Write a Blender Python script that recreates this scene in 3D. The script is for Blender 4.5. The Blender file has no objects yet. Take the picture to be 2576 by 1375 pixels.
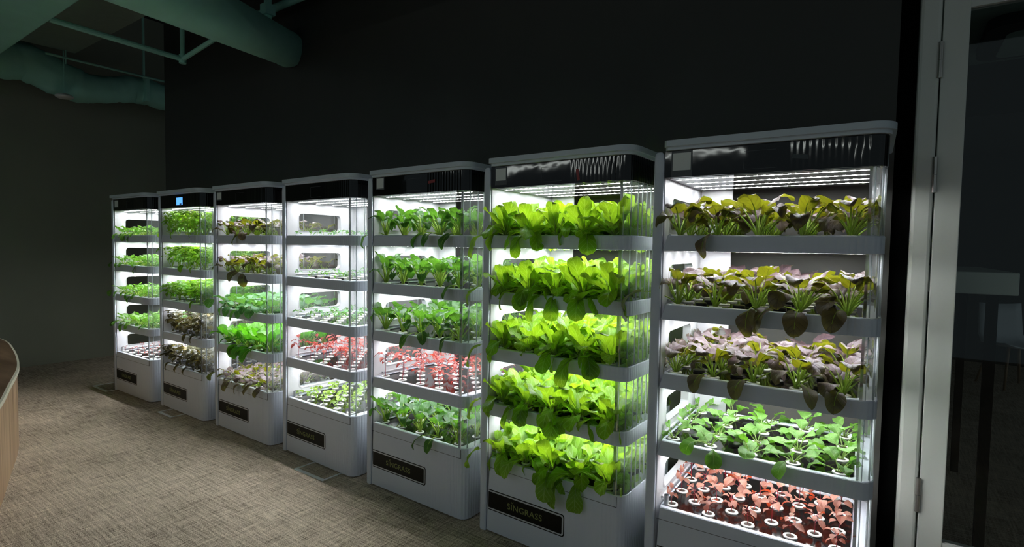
import bpy, bmesh, math, random
from mathutils import Vector, Matrix, noise

S = bpy.context.scene
C = S.collection
PI = math.pi
rnd = random.Random(7)

# ------------------------------------------------------------ camera
YAW, PITCH, ROLL, FPX = -0.6096, -0.0474, 0.0160, 1367.3
F = Vector((math.sin(YAW) * math.cos(PITCH), math.cos(YAW) * math.cos(PITCH), math.sin(PITCH)))
R0 = Vector((math.cos(YAW), -math.sin(YAW), 0))
U0 = R0.cross(F)
RR = R0 * math.cos(ROLL) + U0 * math.sin(ROLL)
UU = U0 * math.cos(ROLL) - R0 * math.sin(ROLL)
cam = bpy.data.objects.new('camera', bpy.data.cameras.new('camera'))
C.objects.link(cam)
m = Matrix((RR, UU, -F)).transposed().to_4x4()
m.translation = Vector((0.6468, -2.0966, 1.40))
cam.matrix_world = m
cam.data.sensor_fit = 'HORIZONTAL'
cam.data.sensor_width = 36
cam.data.lens = FPX / 2576 * 36
cam.data.clip_start = 0.02
S.camera = cam

# ------------------------------------------------------------ world, exposure
W = bpy.data.worlds.new('world'); S.world = W; W.use_nodes = True
W.node_tree.nodes['Background'].inputs[0].default_value = (0.68, 0.86, 0.92, 1)
W.node_tree.nodes['Background'].inputs[1].default_value = 0.048
S.view_settings.view_transform = 'Standard'
S.view_settings.look = 'None'
S.view_settings.exposure = 1.75
S.view_settings.gamma = 1
LED = 62.0
S.cycles.max_bounces = 7
S.cycles.diffuse_bounces = 4
S.cycles.glossy_bounces = 3
S.cycles.transmission_bounces = 4
S.cycles.transparent_max_bounces = 24
S.cycles.caustics_reflective = False
S.cycles.caustics_refractive = False
S.cycles.sample_clamp_indirect = 3.0
S.cycles.use_denoising = True

# ------------------------------------------------------------ materials
def srgb(r, g, b):
    f = lambda c: (c / 255 / 12.92) if c / 255 <= 0.04045 else ((c / 255 + 0.055) / 1.055) ** 2.4
    return (f(r), f(g), f(b), 1)

def mat(name, col, rough=0.5, metal=0.0, spec=0.5, noise_amt=0.0, noise_scale=20.0, bump=0.0, bump_scale=200.0, coat=0.0):
    M = bpy.data.materials.new(name); M.use_nodes = True
    nt = M.node_tree; b = nt.nodes['Principled BSDF']
    b.inputs['Base Color'].default_value = col
    b.inputs['Roughness'].default_value = rough
    b.inputs['Metallic'].default_value = metal
    b.inputs['Specular IOR Level'].default_value = spec
    b.inputs['Coat Weight'].default_value = coat
    tc = nt.nodes.new('ShaderNodeTexCoord')
    n = nt.nodes.new('ShaderNodeTexNoise'); n.inputs['Scale'].default_value = noise_scale
    nt.links.new(tc.outputs['Object'], n.inputs['Vector'])
    if noise_amt:
        mx = nt.nodes.new('ShaderNodeMixRGB'); mx.blend_type = 'MULTIPLY'
        mx.inputs[0].default_value = 1
        cr = nt.nodes.new('ShaderNodeMapRange')
        cr.inputs['To Min'].default_value = 1 - noise_amt; cr.inputs['To Max'].default_value = 1 + noise_amt
        nt.links.new(n.outputs[0], cr.inputs['Value'])
        mx.inputs[1].default_value = col
        nt.links.new(cr.outputs[0], mx.inputs[2])
        nt.links.new(mx.outputs[0], b.inputs['Base Color'])
    if bump:
        n2 = nt.nodes.new('ShaderNodeTexNoise'); n2.inputs['Scale'].default_value = bump_scale
        nt.links.new(tc.outputs['Object'], n2.inputs['Vector'])
        bp = nt.nodes.new('ShaderNodeBump'); bp.inputs['Strength'].default_value = bump
        bp.inputs['Distance'].default_value = 0.002
        nt.links.new(n2.outputs[0], bp.inputs['Height'])
        nt.links.new(bp.outputs[0], b.inputs['Normal'])
    return M

def emit(name, col, strength):
    M = bpy.data.materials.new(name); M.use_nodes = True
    nt = M.node_tree; nt.nodes.clear()
    o = nt.nodes.new('ShaderNodeOutputMaterial'); e = nt.nodes.new('ShaderNodeEmission')
    e.inputs[0].default_value = col; e.inputs[1].default_value = strength
    nt.links.new(e.outputs[0], o.inputs[0])
    return M

def led_mat():
    M = emit('led', (0.97, 1.0, 1.0, 1), LED); nt = M.node_tree
    e = [n for n in nt.nodes if n.type == 'EMISSION'][0]
    tc = nt.nodes.new('ShaderNodeTexCoord'); sx = nt.nodes.new('ShaderNodeSeparateXYZ')
    nt.links.new(tc.outputs['Object'], sx.inputs[0])
    a = nt.nodes.new('ShaderNodeMath'); a.operation = 'MULTIPLY'; a.inputs[1].default_value = 2 * PI / 0.028
    s = nt.nodes.new('ShaderNodeMath'); s.operation = 'SINE'
    r = nt.nodes.new('ShaderNodeMapRange'); r.inputs['From Min'].default_value = -0.2; r.inputs['From Max'].default_value = 0.6
    r.inputs['To Min'].default_value = 0.04 * LED; r.inputs['To Max'].default_value = 2.0 * LED
    nt.links.new(sx.outputs[0], a.inputs[0]); nt.links.new(a.outputs[0], s.inputs[0])
    nt.links.new(s.outputs[0], r.inputs['Value']); nt.links.new(r.outputs[0], e.inputs[1])
    return M

def acrylic_mat(name, tint, gloss, rough, milky=0.0):
    M = bpy.data.materials.new(name); M.use_nodes = True
    nt = M.node_tree; nt.nodes.clear()
    o = nt.nodes.new('ShaderNodeOutputMaterial')
    t = nt.nodes.new('ShaderNodeBsdfTransparent'); t.inputs[0].default_value = tint
    g = nt.nodes.new('ShaderNodeBsdfGlossy'); g.inputs['Roughness'].default_value = rough
    fr = nt.nodes.new('ShaderNodeFresnel'); fr.inputs[0].default_value = 1.45
    ad = nt.nodes.new('ShaderNodeMath'); ad.operation = 'ADD'; ad.use_clamp = True; ad.inputs[1].default_value = gloss
    mx = nt.nodes.new('ShaderNodeMixShader')
    nt.links.new(fr.outputs[0], ad.inputs[0]); nt.links.new(ad.outputs[0], mx.inputs[0])
    nt.links.new(t.outputs[0], mx.inputs[1]); nt.links.new(g.outputs[0], mx.inputs[2])
    if milky:
        d = nt.nodes.new('ShaderNodeBsdfDiffuse'); d.inputs[0].default_value = (0.85, 0.9, 0.93, 1)
        tr = nt.nodes.new('ShaderNodeBsdfTranslucent'); tr.inputs[0].default_value = (0.85, 0.9, 0.93, 1)
        m1 = nt.nodes.new('ShaderNodeMixShader'); m1.inputs[0].default_value = 0.5
        nt.links.new(d.outputs[0], m1.inputs[1]); nt.links.new(tr.outputs[0], m1.inputs[2])
        m2 = nt.nodes.new('ShaderNodeMixShader'); m2.inputs[0].default_value = milky
        nt.links.new(mx.outputs[0], m2.inputs[1]); nt.links.new(m1.outputs[0], m2.inputs[2])
        nt.links.new(m2.outputs[0], o.inputs[0])
    else:
        nt.links.new(mx.outputs[0], o.inputs[0])
    return M

def leaf_mat(name, top, under, vein, trans, tfac=0.35, rough=0.38, vary=0.25, spots=None, vt=1.1):
    """two-sided leaf: upper face, paler underside, light shining through"""
    M = bpy.data.materials.new(name); M.use_nodes = True
    nt = M.node_tree; L = nt.links; b = nt.nodes['Principled BSDF']; o = nt.nodes['Material Output']
    b.inputs['Roughness'].default_value = rough; b.inputs['Specular IOR Level'].default_value = 0.45
    uv = nt.nodes.new('ShaderNodeUVMap'); uv.uv_map = 'UVMap'
    sp = nt.nodes.new('ShaderNodeSeparateXYZ'); L.new(uv.outputs[0], sp.inputs[0])
    def math_(op, a, c=None, clamp=False):
        n = nt.nodes.new('ShaderNodeMath'); n.operation = op; n.use_clamp = clamp
        for i, v in enumerate((a, c)):
            if v is None: continue
            if isinstance(v, (int, float)): n.inputs[i].default_value = v
            else: L.new(v, n.inputs[i])
        return n.outputs[0]
    u = math_('ABSOLUTE', math_('MULTIPLY_ADD', sp.outputs[0], 2.0)); 
    u.node.inputs[0].links[0].from_node.inputs[2].default_value = -1.0
    mid = math_('SUBTRACT', 1.0, math_('MULTIPLY', u, 11.0), True)
    side = math_('SINE', math_('MULTIPLY', math_('SUBTRACT', sp.outputs[1], math_('MULTIPLY', u, 0.28)), 40.0))
    side = math_('MULTIPLY', math_('SUBTRACT', side, 0.72, True), 2.4)
    veins = math_('MAXIMUM', mid, side, True)
    geo = nt.nodes.new('ShaderNodeNewGeometry')
    oi = nt.nodes.new('ShaderNodeObjectInfo')
    tc = nt.nodes.new('ShaderNodeTexCoord')
    nz = nt.nodes.new('ShaderNodeTexNoise'); nz.inputs['Scale'].default_value = 18; L.new(tc.outputs['Object'], nz.inputs['Vector'])
    m1 = nt.nodes.new('ShaderNodeMixRGB'); m1.inputs[1].default_value = top; m1.inputs[2].default_value = under
    L.new(geo.outputs['Backfacing'], m1.inputs[0])
    if spots:
        ms = nt.nodes.new('ShaderNodeMixRGB'); ms.inputs[2].default_value = spots
        cr = nt.nodes.new('ShaderNodeMapRange'); cr.inputs['From Min'].default_value = 0.52; cr.inputs['From Max'].default_value = 0.62
        n3 = nt.nodes.new('ShaderNodeTexNoise'); n3.inputs['Scale'].default_value = 9; L.new(tc.outputs['Object'], n3.inputs['Vector'])
        L.new(n3.outputs[0], cr.inputs['Value']); L.new(cr.outputs[0], ms.inputs[0]); L.new(m1.outputs[0], ms.inputs[1]); m1 = ms
    m2 = nt.nodes.new('ShaderNodeMixRGB'); m2.inputs[2].default_value = vein
    L.new(math_('MULTIPLY', veins, 0.55), m2.inputs[0]); L.new(m1.outputs[0], m2.inputs[1])
    hs = nt.nodes.new('ShaderNodeHueSaturation'); L.new(m2.outputs[0], hs.inputs['Color'])
    v = math_('ADD', math_('MULTIPLY', oi.outputs['Random'], vary), math_('MULTIPLY', nz.outputs[0], vary * 2.4))
    L.new(math_('ADD', v, 1.0 - vary * 1.6), hs.inputs['Value'])
    L.new(hs.outputs[0], b.inputs['Base Color'])
    bp = nt.nodes.new('ShaderNodeBump'); bp.inputs['Strength'].default_value = 0.55; bp.inputs['Distance'].default_value = 0.0016
    L.new(math_('SUBTRACT', 1.0, veins), bp.inputs['Height']); L.new(bp.outputs[0], b.inputs['Normal'])
    t = nt.nodes.new('ShaderNodeBsdfTranslucent')
    mt = nt.nodes.new('ShaderNodeMixRGB'); mt.inputs[1].default_value = trans; mt.inputs[2].default_value = tuple(min(1, c * vt + (0.06 if vt > 1 else 0)) for c in trans[:3]) + (1,)
    L.new(math_('MULTIPLY', veins, 0.6), mt.inputs[0]); L.new(mt.outputs[0], t.inputs[0])
    mx = nt.nodes.new('ShaderNodeMixShader'); mx.inputs[0].default_value = tfac
    L.new(b.outputs[0], mx.inputs[1]); L.new(t.outputs[0], mx.inputs[2]); L.new(mx.outputs[0], o.inputs[0])
    return M

def stem_mat(name, col, trans=0.5):
    M = mat(name, col, 0.4, noise_amt=0.2, noise_scale=30)
    nt = M.node_tree; b = nt.nodes['Principled BSDF']; o = nt.nodes['Material Output']
    t = nt.nodes.new('ShaderNodeBsdfTranslucent'); t.inputs[0].default_value = col
    mx = nt.nodes.new('ShaderNodeMixShader'); mx.inputs[0].default_value = trans
    nt.links.new(b.outputs[0], mx.inputs[1]); nt.links.new(t.outputs[0], mx.inputs[2]); nt.links.new(mx.outputs[0], o.inputs[0])
    return M

WHITE = mat('white_plastic', (0.68, 0.73, 0.83, 1), 0.38, bump=0.05, bump_scale=400)
INNER = mat('inner_white_plastic', (0.52, 0.53, 0.555, 1), 0.3, bump=0.15, bump_scale=60)
GREYW = mat('grey_white_lid', (0.62, 0.69, 0.76, 1), 0.35)
BLACKG = mat('black_gloss', (0.002, 0.002, 0.0025, 1), 0.05, spec=0.5, bump=0.35, bump_scale=9)
BOARD = mat('black_board', (0.006, 0.005, 0.005, 1), 0.07, spec=0.25, noise_amt=0.3)
MIRROR = mat('reflector', (0.70, 0.72, 0.70, 1), 0.10, metal=1.0, bump=0.02, bump_scale=8)
LEDM = led_mat()
BAR = mat('light_bar_housing', (0.30, 0.31, 0.31, 1), 0.3, metal=0.8)
ACR = acrylic_mat('clear_acrylic', (0.95, 0.97, 0.97, 1), 0.03, 0.12, 0.10)
RIB = acrylic_mat('acrylic_rib', (0.9, 0.95, 0.95, 1), 0.15, 0.2, 0.8)
GLASS = acrylic_mat('door_glass', (0.94, 0.97, 0.96, 1), 0.0, 0.02)
SIGNB = mat('sign_black', (0.006, 0.006, 0.004, 1), 0.4, spec=0.2)
SIGNW = mat('sign_white', (0.62, 0.64, 0.68, 1), 0.4)
LETTER = mat('sign_letters', srgb(128, 136, 78), 0.5)
SEAM = mat('seam_dark', (0.10, 0.11, 0.12, 1), 0.6)
CUP = mat('net_cup_white', (0.82, 0.82, 0.80, 1), 0.35)
MEDIA = mat('cup_dark_medium', (0.035, 0.022, 0.016, 1), 0.8, noise_amt=0.5, noise_scale=300)
PLUG = mat('black_plug', (0.012, 0.012, 0.013, 1), 0.3)
STICK = mat('sticker_pale', (0.75, 0.78, 0.76, 1), 0.4)
TAPER = mat('tape_red', srgb(150, 60, 62), 0.5)
TAPEG = mat('tape_grey', srgb(70, 78, 82), 0.5)
WALLD = mat('wall_charcoal', (0.078, 0.078, 0.072, 1), 0.75, noise_amt=0.06, noise_scale=3, bump=0.1)
WALLO = mat('wall_olive_grey', (0.26, 0.27, 0.21, 1), 0.8, noise_amt=0.08, noise_scale=2, bump=0.1)
CEILD = mat('ceiling_black', (0.02, 0.022, 0.02, 1), 0.9)
TEAL = mat('duct_teal', (0.38, 0.78, 0.68, 1), 0.65, noise_amt=0.12, noise_scale=4, bump=0.3, bump_scale=25)
SOFFIT = mat('soffit_grey_green', (0.28, 0.38, 0.34, 1), 0.8, noise_amt=0.1)
BLACK = mat('black_reveal', (0.002, 0.002, 0.002, 1), 0.9, spec=0.05)
DOORM = mat('door_white_paint', (0.80, 0.82, 0.76, 1), 0.4, noise_amt=0.04, noise_scale=3)
STEEL = mat('hinge_steel', (0.5, 0.47, 0.44, 1), 0.3, metal=0.9)
TRIMM = mat('floor_box_metal', (0.85, 0.86, 0.88, 1), 0.35)

def carpet_mat():
    M = mat('carpet_brown', (0.2, 0.17, 0.13, 1), 0.95, spec=0.1)
    nt = M.node_tree; L = nt.links; b = nt.nodes['Principled BSDF']
    tc = nt.nodes.new('ShaderNodeTexCoord')
    def nz(sc, rot, scale, det=3):
        mp = nt.nodes.new('ShaderNodeMapping'); mp.inputs['Scale'].default_value = sc; mp.inputs['Rotation'].default_value = (0, 0, rot)
        L.new(tc.outputs['Object'], mp.inputs[0])
        n = nt.nodes.new('ShaderNodeTexNoise'); n.inputs['Scale'].default_value = scale; n.inputs['Detail'].default_value = det
        L.new(mp.outputs[0], n.inputs['Vector']); return n.outputs[0]
    a = nz((1, 16, 1), 0.04, 6, 5); c = nz((16, 1, 1), 0.04, 6, 5); d = nz((1, 1.6, 1), 0.3, 150, 3); e = nz((1, 1, 1), 0, 1.2, 2)
    def mix(x, y, f):
        m_ = nt.nodes.new('ShaderNodeMixRGB'); m_.inputs[0].default_value = f
        L.new(x, m_.inputs[1]); L.new(y, m_.inputs[2]); return m_.outputs[0]
    t = mix(mix(mix(a, c, 0.5), d, 0.45), e, 0.16)
    r = nt.nodes.new('ShaderNodeValToRGB')
    r.color_ramp.elements[0].position = 0.40; r.color_ramp.elements[0].color = (0.13, 0.103, 0.076, 1)
    r.color_ramp.elements[1].position = 0.60; r.color_ramp.elements[1].color = (0.80, 0.67, 0.53, 1)
    L.new(t, r.inputs[0]); L.new(r.outputs[0], b.inputs['Base Color'])
    bp = nt.nodes.new('ShaderNodeBump'); bp.inputs['Strength'].default_value = 0.8; bp.inputs['Distance'].default_value = 0.006
    L.new(t, bp.inputs['Height']); L.new(bp.outputs[0], b.inputs['Normal'])
    return M
CARPET = carpet_mat()

def wood_mat(name, c1, c2, vertical=True):
    M = mat(name, c1, 0.4)
    nt = M.node_tree; L = nt.links; b = nt.nodes['Principled BSDF']
    tc = nt.nodes.new('ShaderNodeTexCoord'); mp = nt.nodes.new('ShaderNodeMapping')
    mp.inputs['Scale'].default_value = (14, 14, 0.6) if vertical else (1.2, 12, 1)
    L.new(tc.outputs['Object'], mp.inputs[0])
    n = nt.nodes.new('ShaderNodeTexNoise'); n.inputs['Scale'].default_value = 1.6; n.inputs['Detail'].default_value = 6; n.inputs['Distortion'].default_value = 0.6
    L.new(mp.outputs[0], n.inputs['Vector'])
    r = nt.nodes.new('ShaderNodeValToRGB')
    r.color_ramp.elements[0].position = 0.35; r.color_ramp.elements[0].color = c1
    r.color_ramp.elements[1].position = 0.68; r.color_ramp.elements[1].color = c2
    L.new(n.outputs[0], r.inputs[0]); L.new(r.outputs[0], b.inputs['Base Color'])
    return M
WOODS = wood_mat('counter_side_wood', (0.27, 0.165, 0.09, 1), (0.50, 0.34, 0.20, 1))
WOODT = wood_mat('counter_top_wood', (0.10, 0.055, 0.03, 1), (0.22, 0.135, 0.08, 1), False)
EDGE = mat('counter_cream_edge', (0.80, 0.78, 0.62, 1), 0.3)

def green(name, top, under, vein, trans, **k):
    return leaf_mat(name, top, under, vein, trans, **k)
LM = {
 'purple': green('leaf_purple', (0.105, 0.066, 0.076, 1), (0.09, 0.12, 0.015, 1), (0.06, 0.03, 0.04, 1), (0.30, 0.31, 0.01, 1), tfac=0.26, rough=0.36, vt=0.5),
 'dark': green('leaf_dark_green', (0.022, 0.074, 0.016, 1), (0.08, 0.20, 0.03, 1), (0.14, 0.28, 0.08, 1), (0.13, 0.36, 0.02, 1), tfac=0.32),
 'romaine': green('leaf_romaine', (0.17, 0.34, 0.022, 1), (0.26, 0.42, 0.045, 1), (0.60, 0.74, 0.28, 1), (0.38, 0.64, 0.015, 1), tfac=0.42, rough=0.45),
 'young': green('leaf_young_green', (0.13, 0.28, 0.05, 1), (0.15, 0.34, 0.06, 1), (0.22, 0.42, 0.12, 1), (0.18, 0.46, 0.02, 1), tfac=0.35),
 'pale': green('leaf_pale_green', (0.10, 0.26, 0.10, 1), (0.09, 0.30, 0.03, 1), (0.34, 0.52, 0.30, 1), (0.16, 0.40, 0.05, 1), tfac=0.35),
 'bright': green('leaf_bright_green', (0.070, 0.20, 0.014, 1), (0.14, 0.30, 0.02, 1), (0.18, 0.38, 0.07, 1), (0.12, 0.48, 0.01, 1), tfac=0.4),
 'basil': green('leaf_basil_green', (0.11, 0.30, 0.02, 1), (0.20, 0.40, 0.035, 1), (0.24, 0.46, 0.08, 1), (0.32, 0.62, 0.01, 1), tfac=0.42),
 'perilla': green('leaf_dark_perilla', (0.032, 0.035, 0.015, 1), (0.07, 0.055, 0.02, 1), (0.16, 0.15, 0.06, 1), (0.22, 0.17, 0.02, 1), tfac=0.26, vary=0.4, spots=(0.20, 0.16, 0.035, 1)),
 'red': green('leaf_red', (0.26, 0.125, 0.085, 1), (0.28, 0.05, 0.03, 1), (0.40, 0.06, 0.07, 1), (0.62, 0.07, 0.015, 1), tfac=0.28, vary=0.3, spots=(0.27, 0.165, 0.105, 1)),
 'crimson': green('leaf_crimson', (0.29, 0.08, 0.07, 1), (0.34, 0.05, 0.04, 1), (0.42, 0.08, 0.08, 1), (0.62, 0.07, 0.04, 1), tfac=0.36, vary=0.3),
 'lime': green('leaf_lime', (0.20, 0.34, 0.045, 1), (0.26, 0.40, 0.06, 1), (0.34, 0.48, 0.14, 1), (0.34, 0.55, 0.03, 1), tfac=0.38),
}
SM = {'green': stem_mat('stem_green', (0.2, 0.34, 0.06, 1)), 'pale': stem_mat('stem_pale', (0.50, 0.64, 0.26, 1), 0.75),
      'red': stem_mat('stem_red', (0.36, 0.03, 0.06, 1)), 'bright': stem_mat('stem_bright', (0.46, 0.62, 0.12, 1)),
      'brown': stem_mat('stem_olive', (0.14, 0.13, 0.05, 1))}

# ------------------------------------------------------------ helpers
def tag(o, label=None, cat=None, group=None, kind=None):
    if label: o['label'] = label
    if cat: o['category'] = cat
    if group: o['group'] = group
    if kind: o['kind'] = kind
    return o

def empty(name, loc=(0, 0, 0), rz=0.0, parent=None):
    o = bpy.data.objects.new(name, None); C.objects.link(o); o.location = loc; o.rotation_euler[2] = rz; o.parent = parent
    o.empty_display_size = 0.05
    return o

class MB:
    """collects verts / faces / material slots and becomes one mesh object"""
    def __init__(s): s.v = []; s.f = []; s.mi = []; s.uv = {}; s.mats = []
    def m(s, M):
        if M not in s.mats: s.mats.append(M)
        return s.mats.index(M)
    def add(s, vs, fs, M, uvs=None):
        b = len(s.v); k = s.m(M); s.v += [tuple(x) for x in vs]
        for f in fs:
            if uvs: s.uv[len(s.f)] = [uvs[i] for i in f]
            s.f.append(tuple(i + b for i in f)); s.mi.append(k)
    def box(s, a, b, M, bev=0.0):
        x0, y0, z0 = a; x1, y1, z1 = b
        if not bev:
            vs = [(x, y, z) for z in (z0, z1) for x, y in ((x0, y0), (x1, y0), (x1, y1), (x0, y1))]
            s.add(vs, [(3, 2, 1, 0), (4, 5, 6, 7), (0, 1, 5, 4), (1, 2, 6, 5), (2, 3, 7, 6), (3, 0, 4, 7)], M); return
        bm = bmesh.new(); bmesh.ops.create_cube(bm, size=1)
        for v in bm.verts: v.co = Vector(((x0 + x1) / 2 + v.co.x * (x1 - x0), (y0 + y1) / 2 + v.co.y * (y1 - y0), (z0 + z1) / 2 + v.co.z * (z1 - z0)))
        bmesh.ops.bevel(bm, geom=bm.edges[:], offset=bev, segments=2, affect='EDGES', profile=0.5)
        bm.verts.index_update()
        s.add([v.co[:] for v in bm.verts], [tuple(v.index for v in f.verts) for f in bm.faces], M); bm.free()
    def prism(s, pts, z0, z1, M, top=True, bottom=True):
        n = len(pts)
        s.add([(x, y, z0) for x, y in pts] + [(x, y, z1) for x, y in pts],
              [(i, (i + 1) % n, n + (i + 1) % n, n + i) for i in range(n)] + ([tuple(range(n, 2 * n))] if top else []) + ([tuple(range(n - 1, -1, -1))] if bottom else []), M)
    def ring(s, po, zo, pi, zi, M, closed=True):
        n = len(po); k = n if closed else n - 1
        s.add([(x, y, zo) for x, y in po] + [(x, y, zi) for x, y in pi], [(i, (i + 1) % n, n + (i + 1) % n, n + i) for i in range(k)], M)
    def tube(s, path, rad, M, n=6, cap=True, flat=1.0):
        pts = [Vector(p) for p in path]; R = rad if isinstance(rad, (list, tuple)) else [rad] * len(pts)
        vs = []; up = Vector((0, 0, 1))
        prev = None
        for i, p in enumerate(pts):
            t = (pts[min(i + 1, len(pts) - 1)] - pts[max(i - 1, 0)])
            t = t.normalized() if t.length > 1e-9 else up
            a = prev if prev is not None else (Vector((1, 0, 0)) if abs(t.x) < 0.8 else Vector((0, 1, 0)))
            a = (a - t * a.dot(t)).normalized(); b = t.cross(a); prev = a
            for k in range(n):
                q = 2 * PI * k / n
                vs.append(p + a * math.cos(q) * R[i] + b * math.sin(q) * R[i] * flat)
        fs = [(i * n + k, i * n + (k + 1) % n, (i + 1) * n + (k + 1) % n, (i + 1) * n + k) for i in range(len(pts) - 1) for k in range(n)]
        if cap: fs += [tuple(range(n - 1, -1, -1)), tuple(range((len(pts) - 1) * n, len(pts) * n))]
        s.add(vs, fs, M)
    def lathe(s, prof, M, c=(0, 0), n=20, ax='z'):
        vs = []
        for r, z in prof:
            for k in range(n): vs.append((c[0] + r * math.cos(2 * PI * k / n), c[1] + r * math.sin(2 * PI * k / n), z))
        fs = [(i * n + k, i * n + (k + 1) % n, (i + 1) * n + (k + 1) % n, (i + 1) * n + k) for i in range(len(prof) - 1) for k in range(n)]
        s.add(vs, fs, M)
    def mesh(s, name, smooth=False):
        me = bpy.data.meshes.new(name); me.from_pydata(s.v, [], s.f)
        for M in s.mats: me.materials.append(M)
        me.polygons.foreach_set('material_index', s.mi)
        if s.uv:
            l = me.uv_layers.new(name='UVMap')
            for i, p in enumerate(me.polygons):
                if i in s.uv:
                    for j, li in enumerate(p.loop_indices): l.data[li].uv = s.uv[i][j]
        if smooth is True: me.polygons.foreach_set('use_smooth', [True] * len(s.f))
        me.update()
        if smooth == 'auto':
            me.polygons.foreach_set('use_smooth', [True] * len(s.f))
            me.set_sharp_from_angle(angle=math.radians(35))
        return me
    def build(s, name, parent=None, smooth=False, fix=False):
        me = s.mesh(name, smooth)
        if fix:
            bm = bmesh.new(); bm.from_mesh(me); bmesh.ops.recalc_face_normals(bm, faces=bm.faces); bm.to_mesh(me); bm.free()
        o = bpy.data.objects.new(name, me); C.objects.link(o); o.parent = parent
        return o

def copy_tree(o, parent=None):
    c = o.copy(); C.objects.link(c); c.parent = parent
    for ch in list(o.children): copy_tree(ch, c)
    return c

def text_mesh(body, height, M, name, parent, loc, thick=0.0008, space=1.06):
    cu = bpy.data.curves.new(name, 'FONT'); cu.body = body; cu.size = height / 0.69; cu.extrude = thick / 2
    cu.space_character = space; cu.align_x = 'LEFT'; cu.resolution_u = 3; cu.offset = height * 0.012
    o = bpy.data.objects.new(name, cu); C.objects.link(o)
    dg = bpy.context.evaluated_depsgraph_get(); me = bpy.data.meshes.new_from_object(o.evaluated_get(dg))
    bpy.data.objects.remove(o); me.materials.clear(); me.materials.append(M)
    t = bpy.data.objects.new(name, me); C.objects.link(t); t.parent = parent
    t.location = loc; t.rotation_euler = (PI / 2, 0, 0)
    return t

# ------------------------------------------------------------ room (large structure)
def st(name, boxes, M, **k):
    b = MB()
    for a, c in boxes: b.box(a, c, M, **k)
    return tag(b.build(name), kind='structure')
st('floor', [((-12, -6, -0.1), (6, 8, 0.0))], CARPET)
st('wall_back', [((-6.06, 0.70, 0), (0.637, 0.82, 4.2))], WALLD)
st('wall_left', [((-7.27, -6, 0), (-7.15, 8, 4.2))], WALLO)
st('wall_right', [((1.80, 0.70, 0), (4.5, 0.82, 4.2)), ((0.637, 0.70, 2.60), (1.80, 0.82, 4.2))], WALLD)
st('ceiling', [((-7.3, -6, 4.2), (6, 8, 4.3))], CEILD)
st('trim_1', [((0.637, 0.735, 0), (0.700, 0.80, 2.60))], BLACK)
st('ceiling_meeting', [((0.66, 0.83, 2.70), (4.5, 2.81, 2.80))], SOFFIT)
st('wall_meeting', [((0.4, 7.2, 0), (4.5, 7.3, 2.7)), ((-0.1, 2.81, 0), (0.0, 7.2, 2.7)), ((0.0, 2.81, 2.35), (4.5, 2.9, 4.2)), ((-0.1, 2.9, 2.7), (4.5, 7.3, 2.8))], CEILD)

# ------------------------------------------------------------ glass door
def door():
    fr = MB(); fr.box((0.702, 0.68, 0), (0.772, 0.80, 2.60), DOORM, 0.012)
    fr.box((0.702, 0.682, 2.53), (1.80, 0.80, 2.60), DOORM); fr.box((1.74, 0.682, 0), (1.80, 0.80, 2.53), DOORM)
    tag(fr.build('trim_2'), kind='structure')
    d = empty('door_1', (0.777, 0.7, 0)); d['kind'] = 'structure'
    b = MB(); b.box((0, -0.012, 0.012), (0.083, 0.035, 2.52), DOORM, 0.003)
    b.box((0.875, -0.012, 0.012), (0.958, 0.035, 2.52), DOORM, 0.003)
    b.box((0.083, -0.010, 2.363), (0.875, 0.033, 2.52), DOORM); b.box((0.083, -0.010, 0.012), (0.875, 0.033, 0.226), DOORM)
    b.build('leaf_frame', d)
    g = MB(); g.box((0.080, 0.008, 0.22), (0.88, 0.016, 2.37), GLASS); g.build('glass_pane', d)
    for z in (0.407, 1.72, 2.174):
        h = MB(); h.tube([(-0.004, -0.020, z - 0.071), (-0.004, -0.020, z - 0.001)], 0.0085, STEEL, 12)
        h.tube([(-0.004, -0.020, z + 0.001), (-0.004, -0.020, z + 0.071)], 0.0085, STEEL, 12)
        h.box((-0.009, -0.018, z - 0.07), (0.001, -0.001, z + 0.07), STEEL); h.build('hinge', d, 'auto')
door()

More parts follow.
